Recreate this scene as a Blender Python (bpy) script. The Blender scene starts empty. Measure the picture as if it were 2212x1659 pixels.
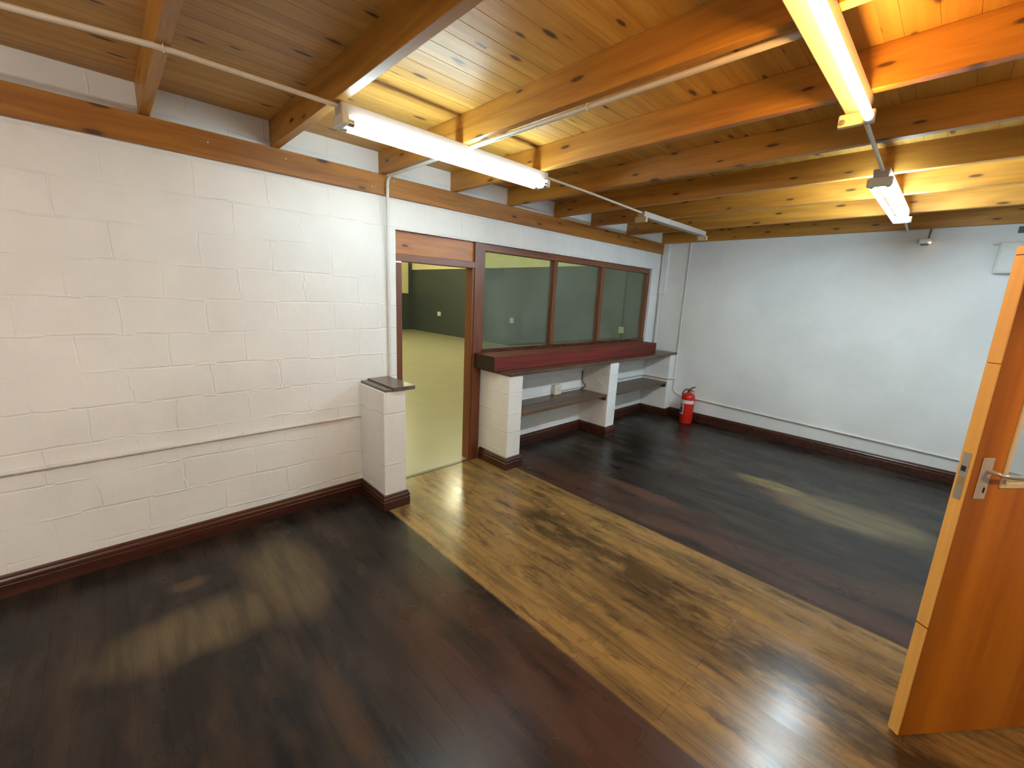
import bpy, bmesh, math, random
from mathutils import Vector, Matrix
random.seed(7)
scene = bpy.context.scene
C = scene.collection
PI = math.pi

# ------------------------------------------------------------------ materials
def lin(r, g, b):
    f = lambda v: (v/255/12.92) if v <= 10 else ((v/255+.055)/1.055)**2.4
    return (f(r), f(g), f(b), 1)

class NT:
    def __init__(s, name):
        s.m = bpy.data.materials.new(name); s.m.use_nodes = True
        s.t = s.m.node_tree; s.t.nodes.clear()
        s.out = s.t.nodes.new('ShaderNodeOutputMaterial')
    def n(s, typ, ins=None, **attrs):
        nd = s.t.nodes.new(typ)
        for k, v in attrs.items(): setattr(nd, k, v)
        for k, v in (ins or {}).items(): s.set(nd, k, v)
        return nd
    def set(s, nd, k, v):
        if isinstance(v, bpy.types.NodeSocket): s.t.links.new(v, nd.inputs[k])
        else: nd.inputs[k].default_value = v
    def math(s, op, a, b=0.0, c=0.0, clamp=False):
        nd = s.n('ShaderNodeMath', {0: a, 1: b, 2: c}, operation=op); nd.use_clamp = clamp
        return nd.outputs[0]
    def mix(s, f, a, b, blend='MIX'):
        nd = s.t.nodes.new('ShaderNodeMix'); nd.data_type = 'RGBA'; nd.blend_type = blend
        s.set(nd, 0, f); s.set(nd, 6, a); s.set(nd, 7, b)
        return nd.outputs[2]
    def ss(s, v, a, b, lo=0.0, hi=1.0):
        return s.n('ShaderNodeMapRange', {0: v, 1: a, 2: b, 3: lo, 4: hi}, interpolation_type='SMOOTHSTEP').outputs[0]
    def noise(s, vec, scale, detail=3.0, rough=.55, dist=0.0):
        return s.n('ShaderNodeTexNoise', {'Vector': vec, 'Scale': scale, 'Detail': detail, 'Roughness': rough, 'Distortion': dist}).outputs['Fac']
    def mapping(s, vec, scale=(1, 1, 1), loc=(0, 0, 0), rot=(0, 0, 0)):
        return s.n('ShaderNodeMapping', {'Vector': vec, 'Scale': scale, 'Location': loc, 'Rotation': rot}).outputs[0]
    def coord(s, which='Object'):
        return s.n('ShaderNodeTexCoord').outputs[which]
    def bump(s, h, strength, dist, normal=None):
        i = {'Height': h, 'Strength': strength, 'Distance': dist}
        if normal is not None: i['Normal'] = normal
        return s.n('ShaderNodeBump', i).outputs[0]
    def principled(s, **k):
        ins = {}
        names = dict(color='Base Color', rough='Roughness', metal='Metallic', normal='Normal', spec='Specular IOR Level', coat='Coat Weight', coat_rough='Coat Roughness')
        for a, v in k.items(): ins[names[a]] = v
        p = s.n('ShaderNodeBsdfPrincipled', ins)
        s.t.links.new(p.outputs[0], s.out.inputs[0])
        return p

def plain(name, col, rough=.5, metal=0.0, var=.06, bump=0.0, scale=30):
    t = NT(name); o = t.coord()
    nz = t.noise(o, scale, 4)
    dark = tuple(c*(1-var*2) for c in col[:3])+(1,)
    c = t.mix(nz, dark, col)
    k = dict(color=c, rough=rough, metal=metal)
    if bump: k['normal'] = t.bump(nz, bump, .002)
    t.principled(**k)
    return t.m

def wall_paint(name, col, joints=True, joint_h=.004):
    """white paint over 400 x 205 mm blocks: joints come from the block layout in metres (UV = metres)"""
    t = NT(name); uv = t.coord('UV')
    wob = t.n('ShaderNodeTexNoise', {'Vector': uv, 'Scale': 4.0, 'Detail': 2.0}).outputs['Color']
    wv = t.n('ShaderNodeVectorMath', {0: wob, 1: (.5, .5, .5)}, operation='SUBTRACT').outputs[0]
    wv = t.n('ShaderNodeVectorMath', {0: wv, 3: .03}, operation='SCALE').outputs[0]
    v = t.n('ShaderNodeVectorMath', {0: uv, 1: wv}, operation='ADD').outputs[0]
    o = t.coord()
    fine = t.noise(o, 60, 5, .65)
    big = t.noise(o, 1.3, 4, .6)
    col2 = tuple(c*.90 for c in col[:3])+(1,)
    c = t.mix(t.ss(big, .35, .7), col, col2)
    c = t.mix(t.ss(t.noise(o, 7, 5, .7), .62, .8, 0, .2), c, (.58, .55, .50, 1))
    nrm = t.bump(fine, .25, .0015)
    nrm = t.bump(t.noise(o, 9, 3), .35, .006, nrm)
    if joints:
        br = t.n('ShaderNodeTexBrick', {'Vector': v, 'Scale': 1.0, 'Mortar Size': .0075, 'Mortar Smooth': .8, 'Brick Width': .4, 'Row Height': .205}, offset=.5, offset_frequency=2)
        patch = t.ss(t.noise(o, 2.3, 3, .6), .33, .58)
        h = t.math('MULTIPLY', br.outputs['Fac'], patch)
        # some joints are struck in, some stand proud under the paint
        sgn = t.ss(t.noise(o, 3.1, 2), .50, .56, -1, 1.0)
        h = t.math('MULTIPLY', h, sgn)
        nrm = t.bump(h, .68, joint_h, nrm)
    t.principled(color=c, rough=.5, normal=nrm, spec=.35)
    return t.m

def wood(name, axis, light, dark, rough=.35, boards=None, knots=True, knot_col=(.03, .015, .008, 1), grain=1.0, coat=0.0, scale=1.0):
    """sawn wood with the grain along axis; boards = width across local Y for panelling"""
    t = NT(name); o = t.coord()
    rnd = t.n('ShaderNodeObjectInfo').outputs['Random']
    ofs = t.math('MULTIPLY', rnd, 37.0)
    if boards:
        sx = t.n('ShaderNodeSeparateXYZ', {0: o})
        bi = t.math('FLOOR', t.math('DIVIDE', sx.outputs[1], boards))
        wn = t.n('ShaderNodeTexWhiteNoise', {'W': bi}, noise_dimensions='1D').outputs['Value']
        ofs = t.math('MULTIPLY', wn, 53.0)
    ov = t.n('ShaderNodeCombineXYZ', {0: ofs, 1: ofs, 2: ofs}).outputs[0]
    p = t.n('ShaderNodeVectorMath', {0: o, 1: ov}, operation='ADD').outputs[0]
    s = {'X': (.9, 14, 14), 'Y': (14, .9, 14), 'Z': (14, 14, .9)}[axis]
    m = t.mapping(p, tuple(q*scale for q in s))
    g1 = t.noise(m, 1.0, 4, .6, .6)
    m2 = t.mapping(p, tuple(q*5*scale for q in s))
    g2 = t.noise(m2, 1.0, 3, .6)
    f = t.math('ADD', t.math('MULTIPLY', g1, .75), t.math('MULTIPLY', g2, .25))
    c = t.mix(t.ss(f, .32, .68), dark, light)
    if boards:
        c = t.mix(t.math('MULTIPLY', wn, .5), c, tuple(q*.62 for q in light[:3])+(1,))
    else:
        c = t.mix(t.math('MULTIPLY', t.noise(p, 1.1, 2), .35*grain), c, dark)
    if knots:
        ks = {'X': (2.6, 8.0), 'Y': (11.0, 3.0), 'Z': (8.0, 2.6)}[axis]
        sp = t.n('ShaderNodeSeparateXYZ', {0: p}).outputs
        a_, b_ = (sp[0], sp[1]) if boards else {'X': (sp[0], sp[2]), 'Y': (sp[2], sp[1]), 'Z': (sp[0], sp[2])}[axis]
        kv = t.n('ShaderNodeCombineXYZ', {0: t.math('MULTIPLY', a_, ks[0]), 1: t.math('MULTIPLY', b_, ks[1]), 2: 0.0}).outputs[0]
        vo = t.n('ShaderNodeTexVoronoi', {'Vector': kv, 'Scale': 1.0, 'Randomness': 1.0}, feature='F1', voronoi_dimensions='2D')
        kd = vo.outputs['Distance']
        pick = t.n('ShaderNodeSeparateColor', {0: vo.outputs['Color']}).outputs[0]
        kf = t.math('MULTIPLY', t.ss(kd, t.math('MULTIPLY', pick, .07), t.math('ADD', .05, t.math('MULTIPLY', pick, .11)), 1, 0), t.math('GREATER_THAN', pick, .45))
        halo = t.math('MULTIPLY', t.ss(kd, .10, .34, .4, 0), t.math('GREATER_THAN', pick, .45))
        c = t.mix(halo, c, dark)
        c = t.mix(t.math('MULTIPLY', kf, .85), c, knot_col)
    r = t.math('ADD', rough, t.math('MULTIPLY', t.math('SUBTRACT', g2, .5), .15))
    t.principled(color=c, rough=r, normal=t.bump(f, .25*grain, .002), coat=coat, coat_rough=.2)
    return t.m

def floor_material():
    t = NT('stained_floorboards'); o = t.coord()
    sp = t.n('ShaderNodeSeparateXYZ', {0: o}); X, Y = sp.outputs[0], sp.outputs[1]
    yx = t.n('ShaderNodeCombineXYZ', {0: Y, 1: X, 2: 0.0}).outputs[0]
    br = t.n('ShaderNodeTexBrick', {'Vector': yx, 'Scale': 1.0, 'Mortar Size': .0012, 'Mortar Smooth': .3, 'Brick Width': 1.15, 'Row Height': .094,
             'Color1': (0, 0, 0, 1), 'Color2': (1, 1, 1, 1)}, offset=.37, offset_frequency=2)
    tone = t.n('ShaderNodeSeparateColor', {0: br.outputs['Color']}).outputs[0]
    seam = br.outputs['Fac']
    grain = t.noise(t.mapping(o, (30, 1.6, 1)), 1.0, 4, .6, .5)
    fine = t.noise(t.mapping(o, (110, 5, 1)), 1.0, 3, .6)
    blot = t.noise(o, 1.7, 5, .62)
    blot2 = t.noise(t.mapping(o, (5.5, 1.6, 1), (3, 1, 0)), 1.0, 4, .6)
    # dark stain outside the traffic path
    black = lin(17, 17, 18); red = lin(70, 44, 35); brown = lin(58, 49, 39)
    c = t.mix(t.ss(blot2, .40, .70), black, brown)
    c = t.mix(t.math('MULTIPLY', t.ss(grain, .4, .75), .3), c, lin(60, 46, 36))
    c = t.mix(t.math('MULTIPLY', tone, .16), c, lin(62, 44, 36))
    # redder boards that border the path
    near = t.math('MULTIPLY', t.ss(X, .55, 1.2), t.ss(X, 2.95, 3.7, 1, 0))
    near = t.math('MULTIPLY', near, t.ss(Y, -.9, -1.7))
    near = t.math('MAXIMUM', near, t.math('MULTIPLY', t.ss(X, 2.8, 2.86), t.ss(X, 3.0, 3.55, 1, 0)))
    c = t.mix(t.math('MULTIPLY', near, t.ss(t.noise(t.mapping(o, (6, 1.3, 1), (1, 5, 0)), 1.0, 4, .6), .30, .62, .1, .75)), c, lin(86, 58, 47))
    # soft dull oval patches, olive to reddish brown, laid over the dark boards
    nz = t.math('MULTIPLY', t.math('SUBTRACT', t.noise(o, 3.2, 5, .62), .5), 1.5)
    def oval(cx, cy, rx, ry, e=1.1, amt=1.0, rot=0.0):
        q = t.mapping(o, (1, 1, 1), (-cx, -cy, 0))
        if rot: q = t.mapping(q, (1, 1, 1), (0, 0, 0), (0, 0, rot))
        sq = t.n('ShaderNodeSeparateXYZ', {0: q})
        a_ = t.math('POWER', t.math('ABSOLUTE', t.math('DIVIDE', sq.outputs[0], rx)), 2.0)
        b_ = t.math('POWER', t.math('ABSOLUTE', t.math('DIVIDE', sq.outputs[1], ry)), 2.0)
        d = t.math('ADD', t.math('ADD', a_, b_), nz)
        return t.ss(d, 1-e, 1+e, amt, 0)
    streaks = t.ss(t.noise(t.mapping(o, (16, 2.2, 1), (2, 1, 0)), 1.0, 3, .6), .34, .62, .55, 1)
    olive_l = t.math('MULTIPLY', t.math('MAXIMUM', oval(.62, -.74, .20, .40, 1.0, .75), oval(.20, -.92, .38, .19, 1.0, .70)), streaks)
    c = t.mix(olive_l, c, lin(112, 99, 74))
    olive_r = t.math('MULTIPLY', oval(4.42, -2.95, .30, .52, .6, .8), streaks)
    c = t.mix(olive_r, c, lin(116, 105, 82))
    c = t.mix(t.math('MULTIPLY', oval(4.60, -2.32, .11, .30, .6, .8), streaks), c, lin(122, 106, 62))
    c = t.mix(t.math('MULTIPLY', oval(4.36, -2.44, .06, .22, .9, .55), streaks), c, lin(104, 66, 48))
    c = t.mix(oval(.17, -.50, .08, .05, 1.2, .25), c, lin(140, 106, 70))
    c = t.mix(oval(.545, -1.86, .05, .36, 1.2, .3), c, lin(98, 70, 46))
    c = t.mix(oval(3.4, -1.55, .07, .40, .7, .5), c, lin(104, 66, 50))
    # worn traffic path from the doorway to the door, straight-edged along two boards
    wob = t.math('MULTIPLY', t.math('SUBTRACT', t.noise(o, 14, 2), .5), .014)
    xe = t.math('ADD', X, wob)
    band = t.math('MULTIPLY', t.ss(xe, 1.448, 1.472), t.ss(xe, 2.848, 2.872, 1, 0))
    gold = lin(158, 126, 75); tan = lin(114, 92, 59); deep = lin(54, 42, 33)
    pc = t.mix(t.ss(t.noise(t.mapping(o, (7, 1.1, 1)), 1.0, 5, .65), .36, .62), tan, gold)
    pc = t.mix(t.math('MULTIPLY', t.ss(grain, .42, .72), .45), pc, lin(160, 126, 72))
    pc = t.mix(t.math('MULTIPLY', tone, .25), pc, lin(80, 60, 40))
    dx = t.math('ABSOLUTE', t.math('SUBTRACT', X, t.math('ADD', 2.25, t.math('MULTIPLY', t.math('ADD', Y, 2.2), .09))))
    sn = t.ss(t.noise(t.mapping(o, (7, 2.4, 1), (5, 1, 0)), 1.0, 5, .66), .36, .56)
    streak = t.math('MULTIPLY', t.ss(dx, .06, .30, 1, 0), t.math('MULTIPLY', sn, t.ss(Y, -1.0, -1.25)))
    pc = t.mix(t.math('MULTIPLY', streak, .8), pc, deep)
    pc = t.mix(t.ss(t.noise(t.mapping(o, (11, 2.6, 1), (7, 3, 0)), 1.0, 5, .66), .50, .68, 0, .7), pc, deep)
    pc = t.mix(t.ss(t.noise(o, 13, 4), .56, .7, 0, .3), pc, lin(70, 56, 42))
    pc = t.mix(t.math('MULTIPLY', seam, .5), pc, lin(24, 17, 12))
    c = t.mix(band, c, pc)
    c = t.mix(t.math('MULTIPLY', t.ss(fine, .45, .8), .20), c, lin(24, 18, 14))
    c = t.mix(t.math('MULTIPLY', seam, .25), c, lin(16, 11, 9))
    rough = t.math('ADD', .20, t.math('MULTIPLY', t.noise(o, 4.5, 3, .5), .12))
    rough = t.math('ADD', rough, t.math('MULTIPLY', t.math('MAXIMUM', olive_l, olive_r), .28))
    rough = t.math('SUBTRACT', rough, t.math('MULTIPLY', band, .06))
    rough = t.math('ADD', rough, t.math('MULTIPLY', tone, .07))
    nrm = t.bump(t.noise(t.mapping(o, (20, 7, 1)), 1.0, 1), .07, .004)
    nrm = t.bump(t.noise(t.mapping(o, (9, 3, 1), (2, 2, 0)), 1.0, 1), .10, .007, nrm)
    nrm = t.bump(t.math('SUBTRACT', 1.0, seam), .4, .0012, nrm)
    nrm = t.bump(tone, .10, .003, nrm)
    t.principled(color=c, rough=rough, normal=nrm, spec=.30)
    return t.m

def emit(name, col, strength):
    t = NT(name)
    e = t.n('ShaderNodeEmission', {'Color': col, 'Strength': strength})
    t.t.links.new(e.outputs[0], t.out.inputs[0])
    return t.m

def glass_mat(name, tint, dust=.06, dust_col=(.45, .5, .42, 1)):
    t = NT(name); o = t.coord()
    tr = t.n('ShaderNodeBsdfTransparent', {'Color': tint})
    df = t.n('ShaderNodeBsdfDiffuse', {'Color': dust_col})
    gl = t.n('ShaderNodeBsdfGlossy', {'Color': (1, 1, 1, 1), 'Roughness': .02})
    film = t.ss(t.noise(o, 2.2, 4, .65), .3, .75, dust*.5, dust*1.6)
    m1 = t.n('ShaderNodeMixShader', {0: film, 1: tr.outputs[0], 2: df.outputs[0]})
    back = t.n('ShaderNodeNewGeometry').outputs['Backfacing']
    fr = t.n('ShaderNodeFresnel', {'IOR': t.math('SUBTRACT', 1.5, t.math('MULTIPLY', back, 1.5-1/1.5))})   # same reflection from both sides of the pane
    m2 = t.n('ShaderNodeMixShader', {0: fr.outputs[0], 1: m1.outputs[0], 2: gl.outputs[0]})
    t.t.links.new(m2.outputs[0], t.out.inputs[0])
    return t.m

M = {}
M['block'] = wall_paint('white_painted_block', (.80, .815, .82, 1))
M['plaster'] = wall_paint('white_painted_plaster', (.80, .815, .825, 1), joints=False)
M['floor'] = floor_material()
M['ceil'] = wood('pine_panelling', 'X', (.64, .36, .075, 1), (.45, .215, .034, 1), rough=.46, boards=.1)
M['rafter'] = wood('pine_rafter', 'Y', (.56, .27, .040, 1), (.34, .14, .018, 1), rough=.45)
M['plate'] = wood('pine_wall_plate', 'X', (.46, .195, .022, 1), (.26, .09, .008, 1), rough=.45)
M['maho_x'] = wood('mahogany_x', 'X', (.105, .030, .016, 1), (.042, .012, .008, 1), rough=.28, knots=False)
M['sill'] = wood('mahogany_sill', 'X', (.22, .016, .006, 1), (.085, .007, .004, 1), rough=.6, knots=False)
M['endgrain'] = plain('dark_end_grain', (.018, .008, .006, 1), .5)
M['shelfw'] = wood('brown_shelf', 'X', (.17, .095, .055, 1), (.075, .040, .024, 1), rough=.34, knots=False)
M['maho'] = wood('mahogany_skirting', 'X', (.085, .026, .015, 1), (.03, .010, .007, 1), rough=.3, knots=False)
M['frame_x'] = wood('meranti_rail', 'X', (.27, .095, .036, 1), (.14, .045, .018, 1), rough=.35, knots=False)
M['frame_z'] = wood('meranti_stile', 'Z', (.24, .078, .030, 1), (.12, .036, .015, 1), rough=.35, knots=False)
M['head'] = wood('meranti_head_panel', 'X', (.50, .20, .045, 1), (.30, .095, .022, 1), rough=.38)
M['capw'] = wood('dark_cap_board', 'Y', (.17, .135, .10, 1), (.10, .075, .055, 1), rough=.3, knots=False)
M['door'] = wood('varnished_door_face', 'Z', (.46, .155, .008, 1), (.32, .09, .004, 1), rough=.36, knots=False, scale=.5)
M['dooredge'] = wood('door_lipping', 'Z', (.88, .54, .15, 1), (.76, .42, .10, 1), rough=.45, knots=False)
M['bead'] = plain('pale_bead', (.55, .45, .28, 1), .45)
M['conduit'] = plain('cream_conduit', (.66, .60, .50, 1), .4)
M['conduit_w'] = plain('white_painted_conduit', (.70, .69, .66, 1), .45)
M['enamel'] = plain('grey_beige_enamel', (.46, .41, .37, 1), .45)  # even grey-beige, set darker so lit housings stand apart from the tubes
M['holder'] = plain('yellowed_holder', (.62, .52, .30, 1), .45)
M['holder_w'] = plain('white_holder', (.72, .68, .60, 1), .45)
M['capmetal'] = plain('tube_end_cap', (.6, .6, .6, 1), .3, .9)
M['tube_cool'] = emit('cool_white_tube', (.74, .95, 1.0, 1), 6.8)
M['tube_warm'] = emit('warm_white_tube', (1.0, .50, .12, 1), 10.5)
M['tube_fill'] = emit('fill_tube_pair', (1.0, .90, .78, 1), 19)
M['tube_blue'] = emit('daylight_tube', (.64, .87, 1.0, 1), 23)
M['steel'] = plain('brushed_steel', (.62, .60, .57, 1), .35, .85)
M['plate_w'] = plain('painted_lock_plate', (.60, .52, .46, 1), .4, .3)
M['black'] = plain('black_hole', (.02, .015, .02, 1), .6)
M['brass'] = plain('brass', (.65, .45, .16, 1), .35, .8)
M['red'] = plain('extinguisher_red', (.58, .022, .012, 1), .25, var=.04)
M['label_w'] = plain('label_white', (.72, .74, .74, 1), .5)
M['label_b'] = plain('label_blue', (.10, .11, .22, 1), .5, var=.2, scale=90)
M['label_r'] = plain('label_orange', (.55, .18, .12, 1), .5)
M['brown_metal'] = plain('bronze_lever', (.16, .075, .05, 1), .4, .5)
M['socket'] = plain('ivory_plastic', (.70, .67, .55, 1), .4)
M['socket_w'] = plain('white_plastic', (.72, .73, .72, 1), .4)
M['cable'] = plain('brown_cable', (.10, .04, .03, 1), .5)
M['greymetal'] = plain('grey_bracket', (.12, .13, .13, 1), .5, .3)
M['led'] = emit('orange_led', (1, .35, .2, 1), 4)
M['hallfloor'] = plain('screeded_hall_floor', (.40, .385, .29, 1), .36, var=.12, scale=2.2)
M['hallgrey'] = plain('charcoal_wall_paint', (.060, .074, .082, 1), .55, var=.08, scale=2)
M['cream'] = plain('cream_wall_paint', (.86, .80, .56, 1), .6, scale=3)
M['threshold'] = plain('threshold_strip', (.07, .06, .05, 1), .35)
M['glass'] = glass_mat('window_glass', (.66, .73, .68, 1), .10)
M['doorglass'] = glass_mat('door_glass', (.93, .96, .97, 1), .06, (.7, .75, .78, 1))

# ------------------------------------------------------------------ mesh helpers
def add_box(bm, x0, x1, y0, y1, z0, z1, bev=0.0, seg=1):
    r = bmesh.ops.create_cube(bm, size=1.0)
    vs = r['verts']
    bmesh.ops.scale(bm, verts=vs, vec=(x1-x0, y1-y0, z1-z0))
    bmesh.ops.translate(bm, verts=vs, vec=((x0+x1)/2, (y0+y1)/2, (z0+z1)/2))
    if bev > 0:
        es = list({e for v in vs for e in v.link_edges})
        bmesh.ops.bevel(bm, geom=es, offset=bev, segments=seg, affect='EDGES', profile=.5)

def box(*a, **k):
    bm = bmesh.new(); add_box(bm, *a, **k); return bm

def fillet(pts, rad, n=7):
    pts = [Vector(p) for p in pts]
    out = [pts[0]]
    for i in range(1, len(pts)-1):
        a, b, c = pts[i-1], pts[i], pts[i+1]
        u, w = (a-b), (c-b)
        r = min(rad, u.length*.45, w.length*.45)
        p0, p1 = b+u.normalized()*r, b+w.normalized()*r
        for k in range(n+1):
            s = k/n
            out.append(p0*(1-s)**2 + b*2*s*(1-s) + p1*s**2)
    out.append(pts[-1])
    return out

def add_tube(bm, pts, r, seg=12, caps=True):
    pts = [Vector(p) for p in pts]
    t0 = (pts[1]-pts[0]).normalized()
    ref = Vector((0, 0, 1)) if abs(t0.z) < .9 else Vector((1, 0, 0))
    nrm = t0.cross(ref).normalized()
    rings = []
    for i, p in enumerate(pts):
        if i == 0: tg = pts[1]-pts[0]
        elif i == len(pts)-1: tg = pts[-1]-pts[-2]
        else: tg = (pts[i+1]-pts[i]).normalized()+(pts[i]-pts[i-1]).normalized()
        tg.normalize()
        nrm = (nrm - tg*nrm.dot(tg)).normalized()
        bn = tg.cross(nrm)
        rr = r[i] if isinstance(r, (list, tuple)) else r
        rings.append([bm.verts.new(p+nrm*math.cos(2*PI*k/seg)*rr+bn*math.sin(2*PI*k/seg)*rr) for k in range(seg)])
    for a, b in zip(rings, rings[1:]):
        for k in range(seg):
            bm.faces.new((a[k], a[(k+1) % seg], b[(k+1) % seg], b[k]))
    if caps:
        bm.faces.new(rings[0][::-1]); bm.faces.new(rings[-1])

def tube(pts, r, seg=12):
    bm = bmesh.new(); add_tube(bm, pts, r, seg); return bm

def add_lathe(bm, prof, cx, cy, seg=32):
    rings = []
    for r, z in prof:
        rings.append([bm.verts.new((cx+math.cos(2*PI*k/seg)*r, cy+math.sin(2*PI*k/seg)*r, z)) for k in range(seg)])
    for a, b in zip(rings, rings[1:]):
        for k in range(seg):
            bm.faces.new((a[k], a[(k+1) % seg], b[(k+1) % seg], b[k]))
    bm.faces.new(rings[0][::-1]); bm.faces.new(rings[-1])

def add_arc_shell(bm, cx, cy, r, th, z0, z1, a0, a1, n=16):
    rows = []
    for i in range(n+1):
        a = a0+(a1-a0)*i/n
        c, s = math.cos(a), math.sin(a)
        rows.append([bm.verts.new((cx+c*q, cy+s*q, z)) for q, z in ((r, z0), (r+th, z0), (r+th, z1), (r, z1))])
    for a, b in zip(rows, rows[1:]):
        for k in range(4):
            bm.faces.new((a[k], a[(k+1) % 4], b[(k+1) % 4], b[k]))
    bm.faces.new(rows[0]); bm.faces.new(rows[-1][::-1])

def box_uv(bm, du=0.0, dv=0.0):
    uv = bm.loops.layers.uv.verify()
    for f in bm.faces:
        n = f.normal
        for l in f.loops:
            p = l.vert.co
            if abs(n.y) >= abs(n.x) and abs(n.y) >= abs(n.z): q = (p.x+du, p.z+dv)
            elif abs(n.x) >= abs(n.z): q = (p.y+du, p.z+dv)
            else: q = (p.x+du, p.y)
            l[uv].uv = q

def obj(name, bm, m, parent=None, loc=None, smooth=False, uv=None, origin=None):
    """origin: move the mesh data so that this world point is the object's own origin"""
    bmesh.ops.recalc_face_normals(bm, faces=bm.faces)
    if uv is not None:
        bm.normal_update(); box_uv(bm, *uv)
    if origin is not None:
        bmesh.ops.translate(bm, verts=bm.verts, vec=-Vector(origin))
    me = bpy.data.meshes.new(name); bm.to_mesh(me); bm.free()
    for mm in (m if isinstance(m, (list, tuple)) else [m]): me.materials.append(mm)
    if smooth:
        for p in me.polygons: p.use_smooth = True
        try: me.set_sharp_from_angle(angle=math.radians(40))
        except Exception: pass
    o = bpy.data.objects.new(name, me); C.objects.link(o)
    if parent is not None:
        o.parent = parent
        if origin is not None: o.location = Vector(origin)-parent.location
        elif loc is None: o.location = -parent.location      # mesh was laid out in world metres
        else: o.location = loc
    else:
        o.location = origin if origin is not None else (loc or (0, 0, 0))
    return o

def tag(o, label, cat, group=None, kind=None):
    if label: o['label'] = label
    if cat: o['category'] = cat
    if group: o['group'] = group
    if kind: o['kind'] = kind
    return o

def thing(name, label, cat, loc, group=None, kind=None):
    o = bpy.data.objects.new(name, None); C.objects.link(o); o.location = loc
    o.empty_display_size = .05
    return tag(o, label, cat, group, kind)

def struct(name, bm, m, label, cat, **k):
    return tag(obj(name, bm, m, **k), label, cat, kind='structure')

def sweep(bm, path, prof):
    """profile (distance off the wall, height) along a floor path; room lies to the right of the walking direction"""
    path = [Vector((p[0], p[1])) for p in path]
    n = len(path); rows = []
    for i, p in enumerate(path):
        def nrm(a, b):
            d = (b-a).normalized(); return Vector((d.y, -d.x))
        if i == 0: m = nrm(path[0], path[1])
        elif i == n-1: m = nrm(path[-2], path[-1])
        else:
            a, b = nrm(path[i-1], p), nrm(p, path[i+1])
            m = (a+b)/max(.2, 1+a.dot(b))
        rows.append([bm.verts.new((p.x+m.x*d, p.y+m.y*d, z)) for d, z in prof])
    k = len(prof)
    for a, b in zip(rows, rows[1:]):
        for j in range(k):
            bm.faces.new((a[j], a[(j+1) % k], b[(j+1) % k], b[j]))
    bm.faces.new(rows[0]); bm.faces.new(rows[-1][::-1])

# ------------------------------------------------------------------ dimensions (metres)
XB = 6.265; XL = -3.0; YC = -4.06
ZB0, ZB1, ZC = 2.448, 2.598, 2.758
OX0, OX1, OZ = 1.7765, 6.05, 2.213
UVD = (-.65+.4*10, -.175)      # block joints at x = .65 + .4k, z = .175 + .205k

# ------------------------------------------------------------------ setting: the room
bm = bmesh.new(); add_box(bm, XL, XB, YC, 0.0, -.05, 0.0)
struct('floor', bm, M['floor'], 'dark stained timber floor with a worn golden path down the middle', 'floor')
bm = bmesh.new()       # panelling boards along X with V grooves
y = YC
while y < -.0005:
    y1 = min(y+.1, 0.0); g = .0018
    vs = [bm.verts.new((xx, yy, zz)) for xx in (XL, XB) for yy, zz in ((y, ZC+.002), (y+g, ZC), (y1-g, ZC), (y1, ZC+.002))]
    for k in range(3): bm.faces.new((vs[k], vs[k+1], vs[k+5], vs[k+4]))
    y = y1
add_box(bm, XL, XB, YC, 0.0, ZC+.003, ZC+.03)
bmesh.ops.translate(bm, verts=bm.verts, vec=(0, 0, 0))
struct('ceiling', bm, M['ceil'], 'knotty varnished pine board ceiling above the exposed rafters', 'ceiling')

bm = bmesh.new()
add_box(bm, XL, OX0, 0, .2, 0, ZC+.03)
add_box(bm, OX0, OX1, 0, .2, OZ, ZC+.03)
add_box(bm, OX1, XB+.2, 0, .125, 0, ZC+.03)
add_box(bm, 2.748, OX1, 0, .2, 0, 1.12)
struct('wall_left', bm, M['block'], 'white painted block wall with the doorway and interior window', 'wall', uv=UVD)
struct('wall_right', box(XB, XB+.2, YC-.2, 0, 0, ZC+.03), M['plaster'], 'smooth white plastered end wall behind the fire extinguisher', 'wall', uv=(0, 0))
bm = bmesh.new()
add_box(bm, XL, 1.95, YC-.2, YC, 0, ZC+.03)
add_box(bm, 1.95, 2.88, YC-.2, YC, 2.06, ZC+.03)
add_box(bm, 2.88, XB, YC-.2, YC, 0, ZC+.03)
struct('wall_rear', bm, M['plaster'], 'white wall holding the open wooden door', 'wall', uv=(0, 0))
struct('wall_near', box(XL-.2, XL, YC-.2, .2, 0, ZC+.03), M['plaster'], 'white wall closing the near end of the room', 'wall', uv=(0, 0))
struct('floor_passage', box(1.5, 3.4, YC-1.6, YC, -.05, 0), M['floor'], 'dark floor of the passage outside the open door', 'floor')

# piers: white block stub walls
PD = .42
def pier(x0, x1, ztop, label, grp='white block piers'):
    o = obj('pier', box(x0, x1, -PD, 0, 0, ztop, bev=.006, seg=2), M['block'], uv=(UVD[0], UVD[1]), origin=None)
    return tag(o, label, 'pier', grp, 'thing')
pier(1.436, 1.6225, .967, 'free-ended white block pier left of the doorway under a dark cap board')
pier(2.742, 2.93, .960, 'white block pier right of the doorway under the counter end')
pier(4.479, 4.670, .960, 'middle white pier under the counter between the two low shelves')
pier(6.076, 6.263, .960, 'white pier under the counter against the end wall')

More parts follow.
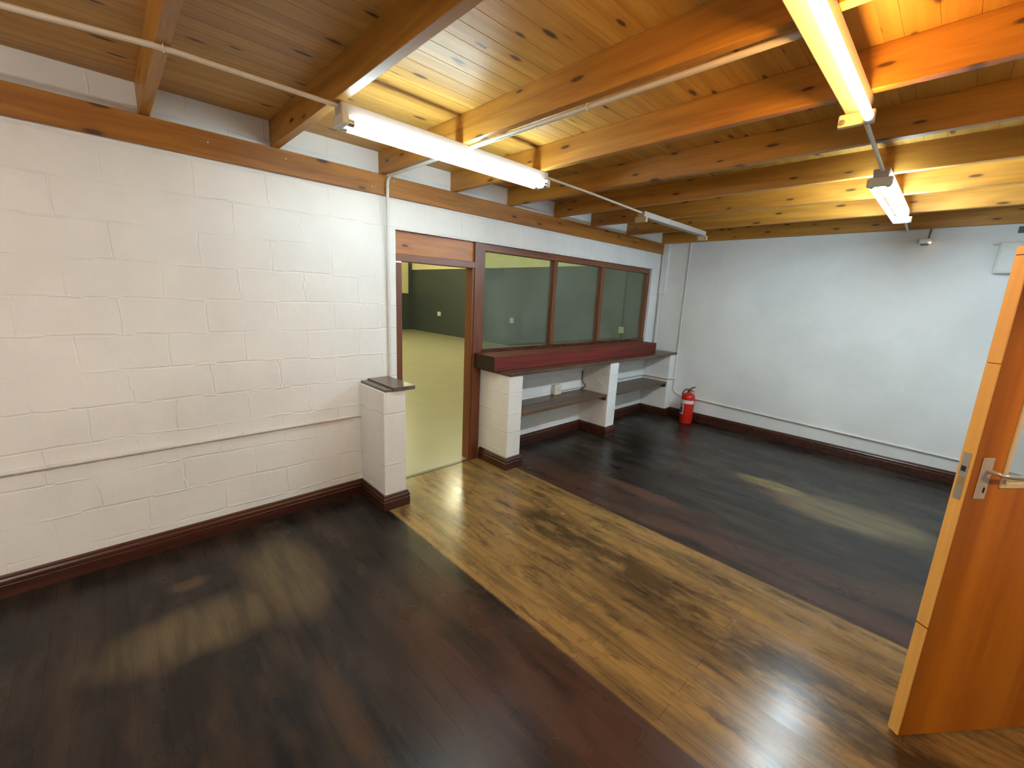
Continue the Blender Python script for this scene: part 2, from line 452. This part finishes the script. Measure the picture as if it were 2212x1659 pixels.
PROF = [(0, 0), (.022, 0), (.022, .070), (.0185, .074), (.0185, .080), (.022, .084), (.021, .098), (.015, .108), (.013, .120), (.008, .126), (0, .126)]
bm = bmesh.new()
sweep(bm, [(XL, 0), (1.436, 0), (1.436, -PD), (1.6225, -PD), (1.6225, -.02)], PROF)
struct('baseboard_left', bm, M['maho'], 'moulded mahogany skirting along the block wall and round the left pier', 'baseboard')
bm = bmesh.new()
sweep(bm, [(2.742, -.005), (2.742, -PD), (2.93, -PD), (2.93, 0), (4.479, 0), (4.479, -PD), (4.670, -PD), (4.670, 0), (6.076, 0), (6.076, -PD), (XB, -PD), (XB, YC)], PROF)
struct('baseboard_right', bm, M['maho'], 'dark mahogany skirting round the counter piers and along the end wall', 'baseboard')

# doorway frame (fixed joinery)
dw = thing('trim_1', 'red-brown timber doorway frame with a boarded head panel', 'doorway frame', (2.2, .09, 0), kind='structure')
obj('jamb', box(OX0, 1.852, .035, .135, 0, 1.99, bev=.003), M['frame_z'], dw)
bm = bmesh.new()
add_box(bm, 2.612, 2.69, .03, .14, 0, 1.985, bev=.003)
add_box(bm, 2.632, 2.735, .018, .12, 0, OZ, bev=.003)
obj('post', bm, M['frame_z'], dw)
obj('transom', box(OX0, 2.64, .022, .135, 1.968, 2.028, bev=.003), M['frame_x'], dw)
obj('head_panel', box(OX0, 2.634, .045, .09, 2.028, OZ, bev=.002), M['head'], dw)
obj('hinge', box(1.79, 1.845, .029, .036, 1.955, 1.985), M['steel'], dw)
obj('threshold', box(OX0, 2.70, -.002, .04, -.02, .004, bev=.001), M['threshold'], dw)

# interior window
wn = thing('window_1', 'long brown-framed interior window of three panes above the counter', 'window', (4.4, .08, 1.17), kind='structure')
bm = bmesh.new()
add_box(bm, 2.737, OX1, .035, .12, 2.146, OZ, bev=.003)
obj('head_rail', bm, M['frame_x'], wn)
obj('bottom_rail', box(2.737, OX1, .03, .12, 1.12, 1.170, bev=.003), M['maho_x'], wn)
obj('stile', box(2.737, 2.766, .03, .12, 1.168, 2.148, bev=.002), M['frame_z'], wn)
obj('stile', box(5.965, 6.035, .04, .12, 1.168, 2.148, bev=.003), M['frame_z'], wn)
obj('mullion', box(3.822, 3.885, .04, .12, 1.168, 2.148, bev=.004), M['frame_z'], wn)
obj('mullion', box(4.778, 4.842, .04, .12, 1.168, 2.148, bev=.004), M['frame_z'], wn)
for a, b in ((2.764, 3.824), (3.883, 4.78), (4.84, 5.967)):
    obj('pane', box(a, b, .079, .083, 1.165, 2.150), M['glass'], wn)
struct('trim_2', box(6.018, OX1+.002, .0, .04, 1.12, OZ, bev=.002), M['plaster'], 'white plaster reveal beside the last window pane', 'reveal', uv=(0, 0))

# ------------------------------------------------------------------ timber roof members
wp = obj('wall_plate', box(XL+.005, XB-.005, -.036, -.0025, ZB0, ZB1-.001, bev=.003), M['plate'])
tag(wp, 'long orange-brown timber wall plate fixed along the top of the block wall', 'beam', kind='thing')
for x, z in ((.541, 2.535), (.967, 2.544), (1.592, 2.495), (1.566, 2.49), (1.60, 2.585), (1.575, 2.588), (1.747, 2.563)):
    obj('nail', tube([(x, -.030, z), (x, -.040, z)], .004, 8), M['socket_w'], wp)

rl = [(-.44, None),
      (.238, 'pale rafter nearest the camera, first from the left'),
      (.886, 'rafter over the left end of the lit twin tube light'),
      (1.638, 'rafter with the conduit clipped along its lower edge'),
      (2.314, 'rafter crossing the far end of the orange-lit tube light'),
      (2.997, 'rafter just beyond the right end of the lit twin tube light'),
      (3.706, 'rafter over the near end of the unlit batten, touching the short ceiling lamp'),
      (4.39, 'rafter over the middle of the unlit batten'),
      (5.20, 'rafter over the far end of the unlit batten, second from the end wall'),
      (6.195, 'last rafter, close against the white end wall')]
for x, lb in rl:
    if lb is None: continue
    bm = box(x, x+.047, YC, -.001, ZB1, ZC, bev=.002)
    o = obj('ceiling_rafter', bm, M['rafter'], origin=(x+.0235, (YC)/2, ZB1))
    tag(o, lb, 'rafter', 'exposed pine ceiling rafters', 'thing')

# ------------------------------------------------------------------ fluorescent battens
def batten(x0, x1, yc, label, tubes, holder, tube_mat, zt=ZB1, w=.082):
    t = thing('ceiling_batten_light', label, 'ceiling light', ((x0+x1)/2, yc, zt), 'fluorescent battens')
    bm = bmesh.new()
    h = .052
    # pressed channel with sloping sides
    prof = [(-w/2, zt), (w/2, zt), (w/2-.004, zt-h), (-w/2+.004, zt-h)]
    vs = [[bm.verts.new((x, yc+a, z)) for a, z in prof] for x in (x0, x1)]
    for k in range(4): bm.faces.new((vs[0][k], vs[0][(k+1) % 4], vs[1][(k+1) % 4], vs[1][k]))
    bm.faces.new(vs[0]); bm.faces.new(vs[1][::-1])
    bmesh.ops.bevel(bm, geom=list(bm.edges), offset=.003, segments=1, affect='EDGES')
    obj('housing', bm, M['enamel'], t)
    for e, s in ((x0, 1), (x1, -1)):
        bm = bmesh.new()
        a, b = (e-.004*s, e+.030*s)
        add_box(bm, min(a, b), max(a, b), yc-.062, yc+.062, zt-.102, zt-h+.001, bev=.006, seg=2)
        hd = obj('lamp_holder', bm, M[holder], t)
        for q in (-.045, .045):
            bm = bmesh.new(); add_tube(bm, [(e+.029*s, yc+q, zt-.084), (e+.036*s, yc+q, zt-.084)], .011, 14)
            obj('lamp_contact', bm, M['capmetal'], hd, loc=(0, 0, 0), smooth=True)
    for q in tubes:
        zz = zt-.088
        tb = obj('tube', tube([(x0+.055, yc+q, zz), (x1-.055, yc+q, zz)], .0165, 16), M[tube_mat], t, smooth=True)
        bm = bmesh.new()
        add_tube(bm, [(x0+.030, yc+q, zz), (x0+.056, yc+q, zz)], .017, 16)
        obj('end_cap', bm, M['capmetal'], tb, loc=(0, 0, 0), smooth=True)
        bm = bmesh.new()
        add_tube(bm, [(x1-.056, yc+q, zz), (x1-.030, yc+q, zz)], .017, 16)
        obj('end_cap', bm, M['capmetal'], tb, loc=(0, 0, 0), smooth=True)
    return t
batten(.915, 2.40, -1.045, 'lit twin tube light with cool white tubes above the doorway', (-.043, .043), 'holder_w', 'tube_cool')
batten(.91, 2.40, -2.845, 'warm orange-glowing tube light holding a single tube', (-.047,), 'holder', 'tube_warm', w=.09)
batten(3.56, 5.10, -2.805, 'short-looking bluish white twin tube light before the end wall', (-.04, .04), 'holder_w', 'tube_blue')
batten(3.925, 5.40, -.955, 'bare unlit batten without tubes near the corner', (), 'holder', 'tube_cool')

batten(-2.35, -.86, -2.845, 'unseen warm twin tube light added further along the row of the orange-glowing one', (-.043, .043), 'holder', 'tube_fill')  # out of frame; added to lift the left wall and soften the shading

# ------------------------------------------------------------------ conduits
def clip(parent, p, axis, r=.013, up=(0, 0, 1)):
    """saddle ring round the conduit with a nail"""
    p = Vector(p); ax = Vector(axis).normalized(); u = Vector(up); s = ax.cross(u).normalized()
    pts = [p+(s*math.cos(a)+u*math.sin(a))*(r+.002) for a in [k*2*PI/14-PI*.15 for k in range(12)]]
    bm = bmesh.new(); add_tube(bm, pts, .0028, 6)
    add_tube(bm, [pts[-1], pts[-1]+u*.012], .003, 6)
    obj('clip', bm, M['socket_w'], parent, smooth=True)

def conduit(pts, r, label, mat='conduit', rad=.06, name='conduit', cat='conduit', clips=(), grp='electrical conduits'):
    t = thing(name, label, cat, pts[0], grp)
    obj('pipe', tube(fillet(pts, rad), r, 12), M[mat], t, smooth=True)
    for p, ax, up in clips: clip(t, p, ax, r, up)
    return t
ZK = ZB1-.011
conduit([(XL, -.84, ZK), (-.6, -.86, ZK), (-.12, -.935, ZK), (.264, -1.025, ZK), (.914, -1.04, ZK)], .011, 'cream ceiling conduit leading from the left edge to the lit twin tube light',
        clips=[((.262, -1.025, ZK), (1, -.1, 0), (0, 0, 1))])
conduit([(2.401, -1.045, ZK-.008), (3.0, -1.01, ZK), (3.924, -.955, ZK)], .009, 'thin ceiling conduit joining the lit twin tube light to the bare batten',
        clips=[((3.02, -1.009, ZK), (1, .05, 0), (0, 0, 1))])
conduit([(1.695, -1.087, ZK), (1.700, -2.0, ZK), (1.706, -2.80, ZK)], .012, 'cream conduit under a rafter between the cool and the warm tube lights', 'conduit',
        clips=[((1.698, -1.95, ZK), (0, 1, 0), (0, 0, 1))])
conduit([(1.692, -1.003, ZK), (1.688, -.30, ZK), (1.684, -.053, ZK), (1.684, -.053, 2.42), (1.700, -.016, 1.7), (1.703, -.013, .999)], .0115,
        'conduit bending off the ceiling and dropping down the block wall to the pier cap', 'conduit_w', rad=.11,
        clips=[((1.688, -.30, ZK), (0, 1, 0), (0, 0, 1)), ((1.684, -.053, 2.50), (0, 0, 1), (-.8, .6, 0))])
conduit([(2.405, -2.842, ZK), (3.559, -2.81, ZK)], .010, 'short conduit between the warm tube light and the bluish tube light')
conduit([(5.101, -2.80, ZK-.006), (5.7, -2.78, ZK), (XB, -2.76, ZK-.006)], .010, 'short conduit from the bluish tube light to the end wall')
conduit([(XL, -.012, .682), (-.5, -.012, .690), (1.436, -.012, .694)], .0115, 'painted conduit running low along the left block wall into the pier', 'conduit_w',
        clips=[((.59, -.012, .692), (1, 0, 0), (0, -1, 0)), ((-.33, -.012, .690), (1, 0, 0), (0, -1, 0))])
conduit([(XB-.010, -.43, ZB1), (XB-.010, -.432, .60)], .009, 'thin vertical conduit in the corner from the rafters down past the counter end', 'conduit_w')
conduit([(XB-.012, -.447, .565), (XB-.012, -.447, .40), (XB-.012, -.56, .342), (XB-.012, -2.0, .302), (XB-.012, YC, .252)], .0115, 'painted conduit running low along the end wall behind the extinguisher', 'conduit_w', rad=.07)
conduit([(3.995, -.014, .585), (4.478, -.014, .59)], .011, 'short conduit from the ivory socket to the middle pier', 'conduit_w')
conduit([(4.671, -.014, .60), (6.058, -.014, .60), (6.060, -.435, .60), (XB-.03, -.436, .585)], .011, 'conduit above the far shelf that turns along the last pier', 'conduit_w', rad=.03)
jb = thing('junction_tee', 'small round conduit tee on the front of the last pier', 'conduit fitting', (XB-.012, -.437, .58))
obj('fitting', tube([(XB-.012, -.4195, .585), (XB-.012, -.455, .585)], .02, 14), M['conduit_w'], jb, smooth=True)

# ------------------------------------------------------------------ corner trunking on the end wall
tr = thing('corner_trunking', 'white boxed trunking in the corner between window wall and end wall', 'trunking', (XB, -.08, 1.0))
obj('cover', box(XB-.045, XB, -.125, -.03, 1.855, ZB1-.001, bev=.003), M['plaster'], tr, uv=(0, 0))
obj('pipe', tube([(XB-.022, -.052, .99), (XB-.022, -.052, 1.857)], .021, 14), M['conduit_w'], tr, smooth=True)

# ------------------------------------------------------------------ counter, sill timber, shelves, cap
ct = tag(obj('counter_board', box(2.735, XB-.001, -.436, 0, .960, .990, bev=.004, seg=2), M['shelfw']), 'long brown counter board resting on the white piers under the window', 'counter')
st = tag(obj('sill_timber', box(2.655, 5.84, -.292, .028, .990, 1.140, bev=.005, seg=2), [M['sill'], M['endgrain']], origin=(4.2, -.13, .990)), 'thick red mahogany timber lying on the counter along the window', 'timber')
for p in st.data.polygons:
    if p.normal.x < -.95: p.material_index = 1
def shelf(x0, x1, z, label):
    t = thing('wall_shelf', label, 'shelf', ((x0+x1)/2, -.2, z-.035), 'low brown shelves under the counter')
    bm = bmesh.new()
    add_box(bm, x0, x1, -.408, -.212, z-.030, z, bev=.003)
    add_box(bm, x0, x1, -.208, -.0005, z-.030, z, bev=.003)
    obj('board', bm, M['shelfw'], t, uv=None)
    for a in (x0, x1-.025):
        obj('cleat', box(a, a+.025, -.40, -.001, z-.075, z-.0305, bev=.002), M['maho_x'], t)
shelf(2.931, 4.478, .553, 'low brown shelf left of the middle pier, under the ivory socket')
shelf(4.671, 6.075, .545, 'low brown shelf between the middle pier and the end wall')
bm = bmesh.new()
add_box(bm, 1.448, 1.505, -.425, -.001, .967, .986, bev=.003)
add_box(bm, 1.506, 1.70, -.437, -.001, .967, .999, bev=.004, seg=2)
tag(obj('cap_board', bm, M['capw']), 'dark brown cap board on top of the pier left of the doorway', 'board')

# ------------------------------------------------------------------ sockets, cable
def socket(x, z, label, grp=None, wide=.125, high=.118, yw=0.0, along='X', mat='socket', xw=None, holes=True):
    t = thing('wall_socket', label, 'socket', (x, yw, z-high/2) if along == 'X' else (xw, x, z-high/2), grp)
    if along == 'X':
        obj('back_box', box(x-wide/2, x+wide/2, yw-.046, yw, z-high/2, z+high/2, bev=.004), M['socket_w'], t)
        obj('face_plate', box(x-wide/2-.003, x+wide/2+.003, yw-.058, yw-.046, z-high/2-.003, z+high/2+.003, bev=.004), M[mat], t)
        if holes:
            for dx, dz in ((-.018, -.008), (.018, -.008), (0, .020)):
                obj('pin_hole', tube([(x+dx, yw-.0575, z+dz), (x+dx, yw-.0588, z+dz)], .005, 8), M['black'], t)
            obj('rocker', box(x+.034, x+.048, yw-.062, yw-.057, z-.012, z+.016, bev=.002), M['socket_w'], t)
    else:
        obj('back_box', box(xw-.04, xw, x-wide/2, x+wide/2, z-high/2, z+high/2, bev=.004), M['socket_w'], t)
        obj('face_plate', box(xw-.052, xw-.04, x-wide/2-.003, x+wide/2+.003, z-high/2-.003, z+high/2+.003, bev=.004), M[mat], t)
    return t
socket(3.925, .616, 'ivory socket outlet on the wall just above the low shelf')
cb = bmesh.new()
add_tube(cb, fillet([(4.462, -.010, .800), (4.464, -.012, .655), (4.468, -.045, .63), (4.466, -.075, .60), (4.462, -.03, .572), (4.460, -.012, .56)], .02), .006, 8)
tag(obj('loose_cable', cb, M['cable'], smooth=True), 'dark brown cable looped in the corner above the low shelf', 'cable')
cb = bmesh.new()
add_tube(cb, [(4.4745, -.09-.012*k-.0016*k*k, .90-.026*k) for k in range(11)], .0025, 6)
tag(obj('hanging_wire', cb, M['conduit'], smooth=True), 'thin pale wire hanging down the side of the middle pier', 'wire')

# ------------------------------------------------------------------ fire extinguisher
ex, ey = 6.055, -.775
fe = thing('fire_extinguisher', 'red fire extinguisher with a white band standing on the floor by the end wall', 'fire extinguisher', (ex, ey, 0))
R0 = .092
bm = bmesh.new()
add_lathe(bm, [(R0-.012, 0), (R0-.004, .004), (R0-.003, .022), (R0, .03), (R0, .385), (R0-.004, .408), (R0-.018, .430), (R0-.042, .446), (.028, .452), (.026, .462)], ex, ey, 40)
obj('cylinder', bm, M['red'], fe, smooth=True)
bm = bmesh.new(); add_lathe(bm, [(.020, .458), (.020, .476), (.024, .478), (.024, .494), (.016, .496), (.016, .508)], ex, ey, 20)
vb = obj('valve', bm, M['brown_metal'], fe, smooth=True)
ca = math.atan2(-3.292-ey, 0-ex)         # direction towards the room
dx, dy = math.cos(ca+1.45), math.sin(ca+1.45)      # sideways
def hp(s, z, w=0.0): return (ex+dx*s, ey+dy*s, z)
bm = bmesh.new(); add_tube(bm, [hp(.012, .500), hp(.035, .528), hp(.062, .540), hp(.084, .542)], [.011, .011, .009, .006], 8)
obj('squeeze_lever', bm, M['brown_metal'], fe, smooth=True)
bm = bmesh.new(); add_tube(bm, [hp(.012, .490), hp(.04, .486), hp(.07, .470)], [.010, .009, .007], 8)
obj('carry_handle', bm, M['brown_metal'], fe, smooth=True)
bm = bmesh.new(); add_tube(bm, fillet([hp(-.014, .492), hp(-.045, .500), hp(-.074, .462), hp(-.090, .405)], .03), .009, 8)
obj('hose', bm, M['brown_metal'], fe, smooth=True)
lb = ca
bm = bmesh.new(); add_arc_shell(bm, ex, ey, R0-.0005, .0014, .300, .350, lb-2.0, lb+1.05, 30)
obj('band_label', bm, M['label_w'], fe, smooth=True)
bm = bmesh.new(); add_arc_shell(bm, ex, ey, R0-.0005, .0013, .135, .300, lb-2.0, lb-.52, 16)
pl = obj('instruction_label', bm, M['label_w'], fe, smooth=True)
bm = bmesh.new(); add_arc_shell(bm, ex, ey, R0, .0016, .150, .245, lb-1.9, lb-.64, 14)
obj('blue_panel', bm, M['label_b'], pl, loc=(0, 0, 0), smooth=True)
bm = bmesh.new(); add_arc_shell(bm, ex, ey, R0, .0016, .255, .290, lb-1.9, lb-.64, 14)
obj('orange_panel', bm, M['label_r'], pl, loc=(0, 0, 0), smooth=True)

# ------------------------------------------------------------------ end wall fittings
ms = thing('motion_sensor', 'small grey-white sensor with an orange light high on the end wall', 'sensor', (XB, -2.93, 2.44))
obj('body', box(XB-.065, XB-.012, -2.972, -2.868, 2.450, 2.500, bev=.012, seg=3), M['socket_w'], ms, smooth=True)
obj('wall_mount', box(XB-.04, XB, -2.945, -2.885, 2.436, 2.452, bev=.002), M['greymetal'], ms)
obj('cable', tube(fillet([(XB-.02, -2.935, 2.498), (XB-.012, -2.937, 2.53), (XB-.006, -2.942, ZB1)], .01), .006, 8), M['greymetal'], ms, smooth=True)
obj('indicator_lamp', tube([(XB-.06, -2.955, 2.452), (XB-.069, -2.957, 2.4515)], .006, 8), M['led'], ms)
db = thing('distribution_box', 'white metal box on the end wall half hidden by the door', 'electrical box', (XB, -3.62, 2.146))
obj('case', box(XB-.085, XB, -3.83, -3.445, 2.146, 2.432, bev=.005, seg=2), M['socket_w'], db)
obj('cover', box(XB-.093, XB-.084, -3.82, -3.455, 2.156, 2.422, bev=.003), M['socket_w'], db)
obj('mounting_plate', box(XB-.003, XB-.0005, -3.84, -3.435, 2.136, 2.442), M['socket_w'], db)
obj('conduit_spout', tube([(XB-.012, -3.44, 2.42), (XB-.012, -3.40, 2.42)], .009, 8), M['conduit_w'], db)
wb = thing('wall_bracket', 'dark grey bracket just under the last rafter at the right edge', 'bracket', (XB, -3.56, 2.52))
obj('back_plate', box(XB-.012, XB, -3.62, -3.535, 2.515, 2.575, bev=.002), M['greymetal'], wb)
obj('arm', box(XB-.09, XB-.01, -3.60, -3.58, 2.535, 2.555, bev=.002), M['greymetal'], wb)

# ------------------------------------------------------------------ open door (own axes: u along the leaf, n through it)
DO = Vector((2.182, -3.431, 0)); ang = math.atan2(-.617, .787)
dr = thing('door_1', 'open varnished orange-brown door with a glass panel and lever handle', 'door', DO, kind='structure')
dr.rotation_euler = (0, 0, ang)
dr.matrix_world = Matrix.Translation(DO) @ Matrix.Rotation(-.007, 4, 'X') @ Matrix.Rotation(ang, 4, 'Z')   # the leaf sags slightly out of plumb
DW, DH, DT = .815, 1.962, .042
def dpart(name, bm, m, parent=None, smooth=False):
    return obj(name, bm, m, parent or dr, loc=(0, 0, 0), smooth=smooth)
bm = bmesh.new()
add_box(bm, .006, .14, 0, DT, .012, DH)
add_box(bm, .675, DW, 0, DT, .012, DH)
add_box(bm, .14, .675, 0, DT, .012, 1.125)
add_box(bm, .14, .675, 0, DT, 1.80, DH)
dpart('door_leaf', bm, M['door'])
bm = bmesh.new()
for z0, z1 in ((.012, .522), (.531, 1.572), (1.574, 1.932), (1.935, DH)):
    add_box(bm, 0, .0062, .0, DT, z0, z1, bev=.0015)
dpart('edge_lipping', bm, M['dooredge'])
bm = bmesh.new()
for a in (-.006, DT-.006):
    add_box(bm, .132, .152, a, a+.012, 1.118, 1.81, bev=.003)
    add_box(bm, .664, .684, a, a+.012, 1.118, 1.81, bev=.003)
    add_box(bm, .152, .664, a, a+.012, 1.118, 1.140, bev=.003)
    add_box(bm, .152, .664, a, a+.012, 1.788, 1.81, bev=.003)
dpart('glazing_bead', bm, M['bead'])
dpart('glass_pane', box(.138, .678, DT/2-.002, DT/2+.002, 1.122, 1.803), M['doorglass'])
lp = dpart('lock_plate', box(.036, .081, -.005, 0, 1.078, 1.236, bev=.0015), M['plate_w'])
dpart('keyhole', box(.063, .070, -.0062, -.0045, 1.102, 1.124, bev=.002), M['black'], lp)
bm = bmesh.new(); add_tube(bm, fillet([(.066, -.004, 1.187), (.066, -.046, 1.187), (.10, -.052, 1.183), (.172, -.048, 1.176)], .02), .0085, 10)
dpart('lever_handle', bm, M['steel'], smooth=True)
fp = dpart('lock_faceplate', box(-.0015, .001, .009, .033, 1.068, 1.246), M['steel'])
dpart('latch_hole', box(-.0022, -.001, .014, .029, 1.176, 1.196), M['black'], fp)
dpart('dead_bolt', box(-.0045, -.001, .015, .028, 1.125, 1.155, bev=.001), M['brass'], fp)
for z in (.25, 1.0, 1.75):
    bm = bmesh.new(); add_tube(bm, [(DW+.006, DT, z), (DW+.006, DT, z+.1)], .007, 10)
    dpart('hinge', bm, M['steel'], smooth=True)
df = thing('trim_3', 'brown timber frame round the open door', 'door frame', (2.42, YC, 0), kind='structure')
obj('jamb', box(1.95, 2.0, YC-.15, YC+.01, 0, 2.06, bev=.002), M['frame_z'], df)
obj('jamb', box(2.845, 2.88, YC-.15, YC+.01, 0, 2.06, bev=.002), M['frame_z'], df)
obj('head', box(2.0, 2.845, YC-.15, YC+.01, 2.01, 2.06, bev=.002), M['frame_x'], df)

# ------------------------------------------------------------------ hall beyond the doorway
HX, HY, HZ = 10.12, 14.0, 4.6
struct('floor_hall', box(-5, HX, .04, HY, -.05, -.001), M['hallfloor'], 'olive yellow screeded floor of the hall beyond the doorway', 'floor')
bm = bmesh.new(); add_box(bm, HX, HX+.2, 0, HY+.2, 0, 2.66)
struct('wall_hall_side', bm, M['hallgrey'], 'charcoal painted side wall of the hall seen through the window', 'wall')
struct('wall_hall_side_top', box(HX, HX+.2, 0, HY+.2, 2.66, HZ), M['cream'], 'cream upper side wall of the hall above the charcoal paint', 'wall')
struct('wall_hall_end', box(-5, HX-.18, HY, HY+.2, 0, 1.62), M['hallgrey'], 'charcoal lower end wall of the hall seen through the doorway', 'wall')
struct('wall_hall_end_top', box(-5, HX-.18, HY, HY+.2, 1.62, HZ), M['cream'], 'cream upper end wall of the hall seen through the doorway', 'wall')
struct('trim_4', box(HX-.18, HX, HY-.02, HY+.2, 0, HZ), M['hallgrey'], 'charcoal corner strip in the far corner of the hall', 'corner strip')
struct('wall_hall_far_left', box(-5.2, -5, .2, HY+.2, 0, HZ), M['cream'], 'cream wall closing the hall', 'wall')
struct('wall_hall_near', box(-5, XL, .2, .4, 0, HZ), M['cream'], 'cream hall wall beside the room', 'wall')
struct('wall_hall_back', box(XB+.2, HX, .0, .2, 0, HZ), M['cream'], 'cream hall wall past the window', 'wall')
struct('wall_hall_over', box(XL, XB+.2, 0, .2, ZC+.03, HZ), M['cream'], 'cream hall wall above the room', 'wall')
struct('ceiling_hall', box(-5, HX+.2, 0, HY+.2, HZ, HZ+.1), M['cream'], 'cream ceiling of the hall', 'ceiling')
socket(11.745, .84, 'small white socket on the charcoal wall seen through the open doorway', wide=.20, high=.17, along='Y', xw=HX, mat='socket_w')
socket(7.30, .89, 'small pale socket on the charcoal wall behind the first window pane', wide=.16, high=.17, along='Y', xw=HX, mat='socket_w')
socket(2.95, .95, 'small pale socket on the charcoal wall behind the last window pane', wide=.16, high=.17, along='Y', xw=HX, mat='socket_w')

# ------------------------------------------------------------------ lights of the hall (high lamps, warm yellow)
def lamp(name, loc, radius, power, col):
    l = bpy.data.lights.new(name, 'POINT'); l.energy = power; l.color = col; l.shadow_soft_size = radius
    o = bpy.data.objects.new(name, l); C.objects.link(o); o.location = loc
def area(name, loc, size, power, col, rot=(0, 0, 0)):
    l = bpy.data.lights.new(name, 'AREA'); l.energy = power; l.color = col; l.size = size
    o = bpy.data.objects.new(name, l); C.objects.link(o); o.location = loc; o.rotation_euler = rot
for i, (x, y) in enumerate(((-1.2, 4.2), (6.6, 5.5), (1.5, 8.0), (6.5, 9.0), (4.5, 12.2))):
    lamp('hall_lamp', (x, y, HZ-.7), .25, 22, (1.0, .97, .62))
lamp('passage_lamp', (1.75, -5.1, 2.35), 0.12, 20, (1.0, .72, .40))

w = bpy.data.worlds.new('night'); scene.world = w; w.use_nodes = True
w.node_tree.nodes['Background'].inputs[0].default_value = (.02, .02, .022, 1)

# ------------------------------------------------------------------ camera
cam = bpy.data.cameras.new('camera'); co = bpy.data.objects.new('camera', cam); C.objects.link(co)
F = Vector((0.6803, 0.7035, -0.2060)); F.normalize()
yaw, pit, rol = (math.radians(v) for v in (44.0462, 11.8891, 2.6775))
F = Vector((math.sin(yaw)*math.cos(pit), math.cos(yaw)*math.cos(pit), -math.sin(pit)))
Rv = Vector((math.cos(yaw), -math.sin(yaw), 0)); U = Rv.cross(F)
R2 = Rv*math.cos(rol)+U*math.sin(rol); U2 = U*math.cos(rol)-Rv*math.sin(rol)
m = Matrix((R2, U2, -F)).transposed().to_4x4(); m.translation = Vector((0, -3.2916, 1.725))
co.matrix_world = m
cam.sensor_fit = 'HORIZONTAL'; cam.sensor_width = 36; cam.lens = 904.66*36/2212
cam.clip_start = .05; cam.clip_end = 100
scene.camera = co

# ------------------------------------------------------------------ view
vs = scene.view_settings
vs.view_transform = 'Standard'; vs.look = 'None'; vs.exposure = 2.75; vs.gamma = 1.0; vs.use_curve_mapping = False
cy = scene.cycles
cy.use_denoising = True; cy.denoising_prefilter = 'ACCURATE'; cy.max_bounces = 8; cy.diffuse_bounces = 5; cy.adaptive_threshold = .015; cy.glossy_bounces = 4; cy.transparent_max_bounces = 8
cy.sample_clamp_indirect = 8.0; cy.use_light_tree = True; cy.caustics_reflective = False
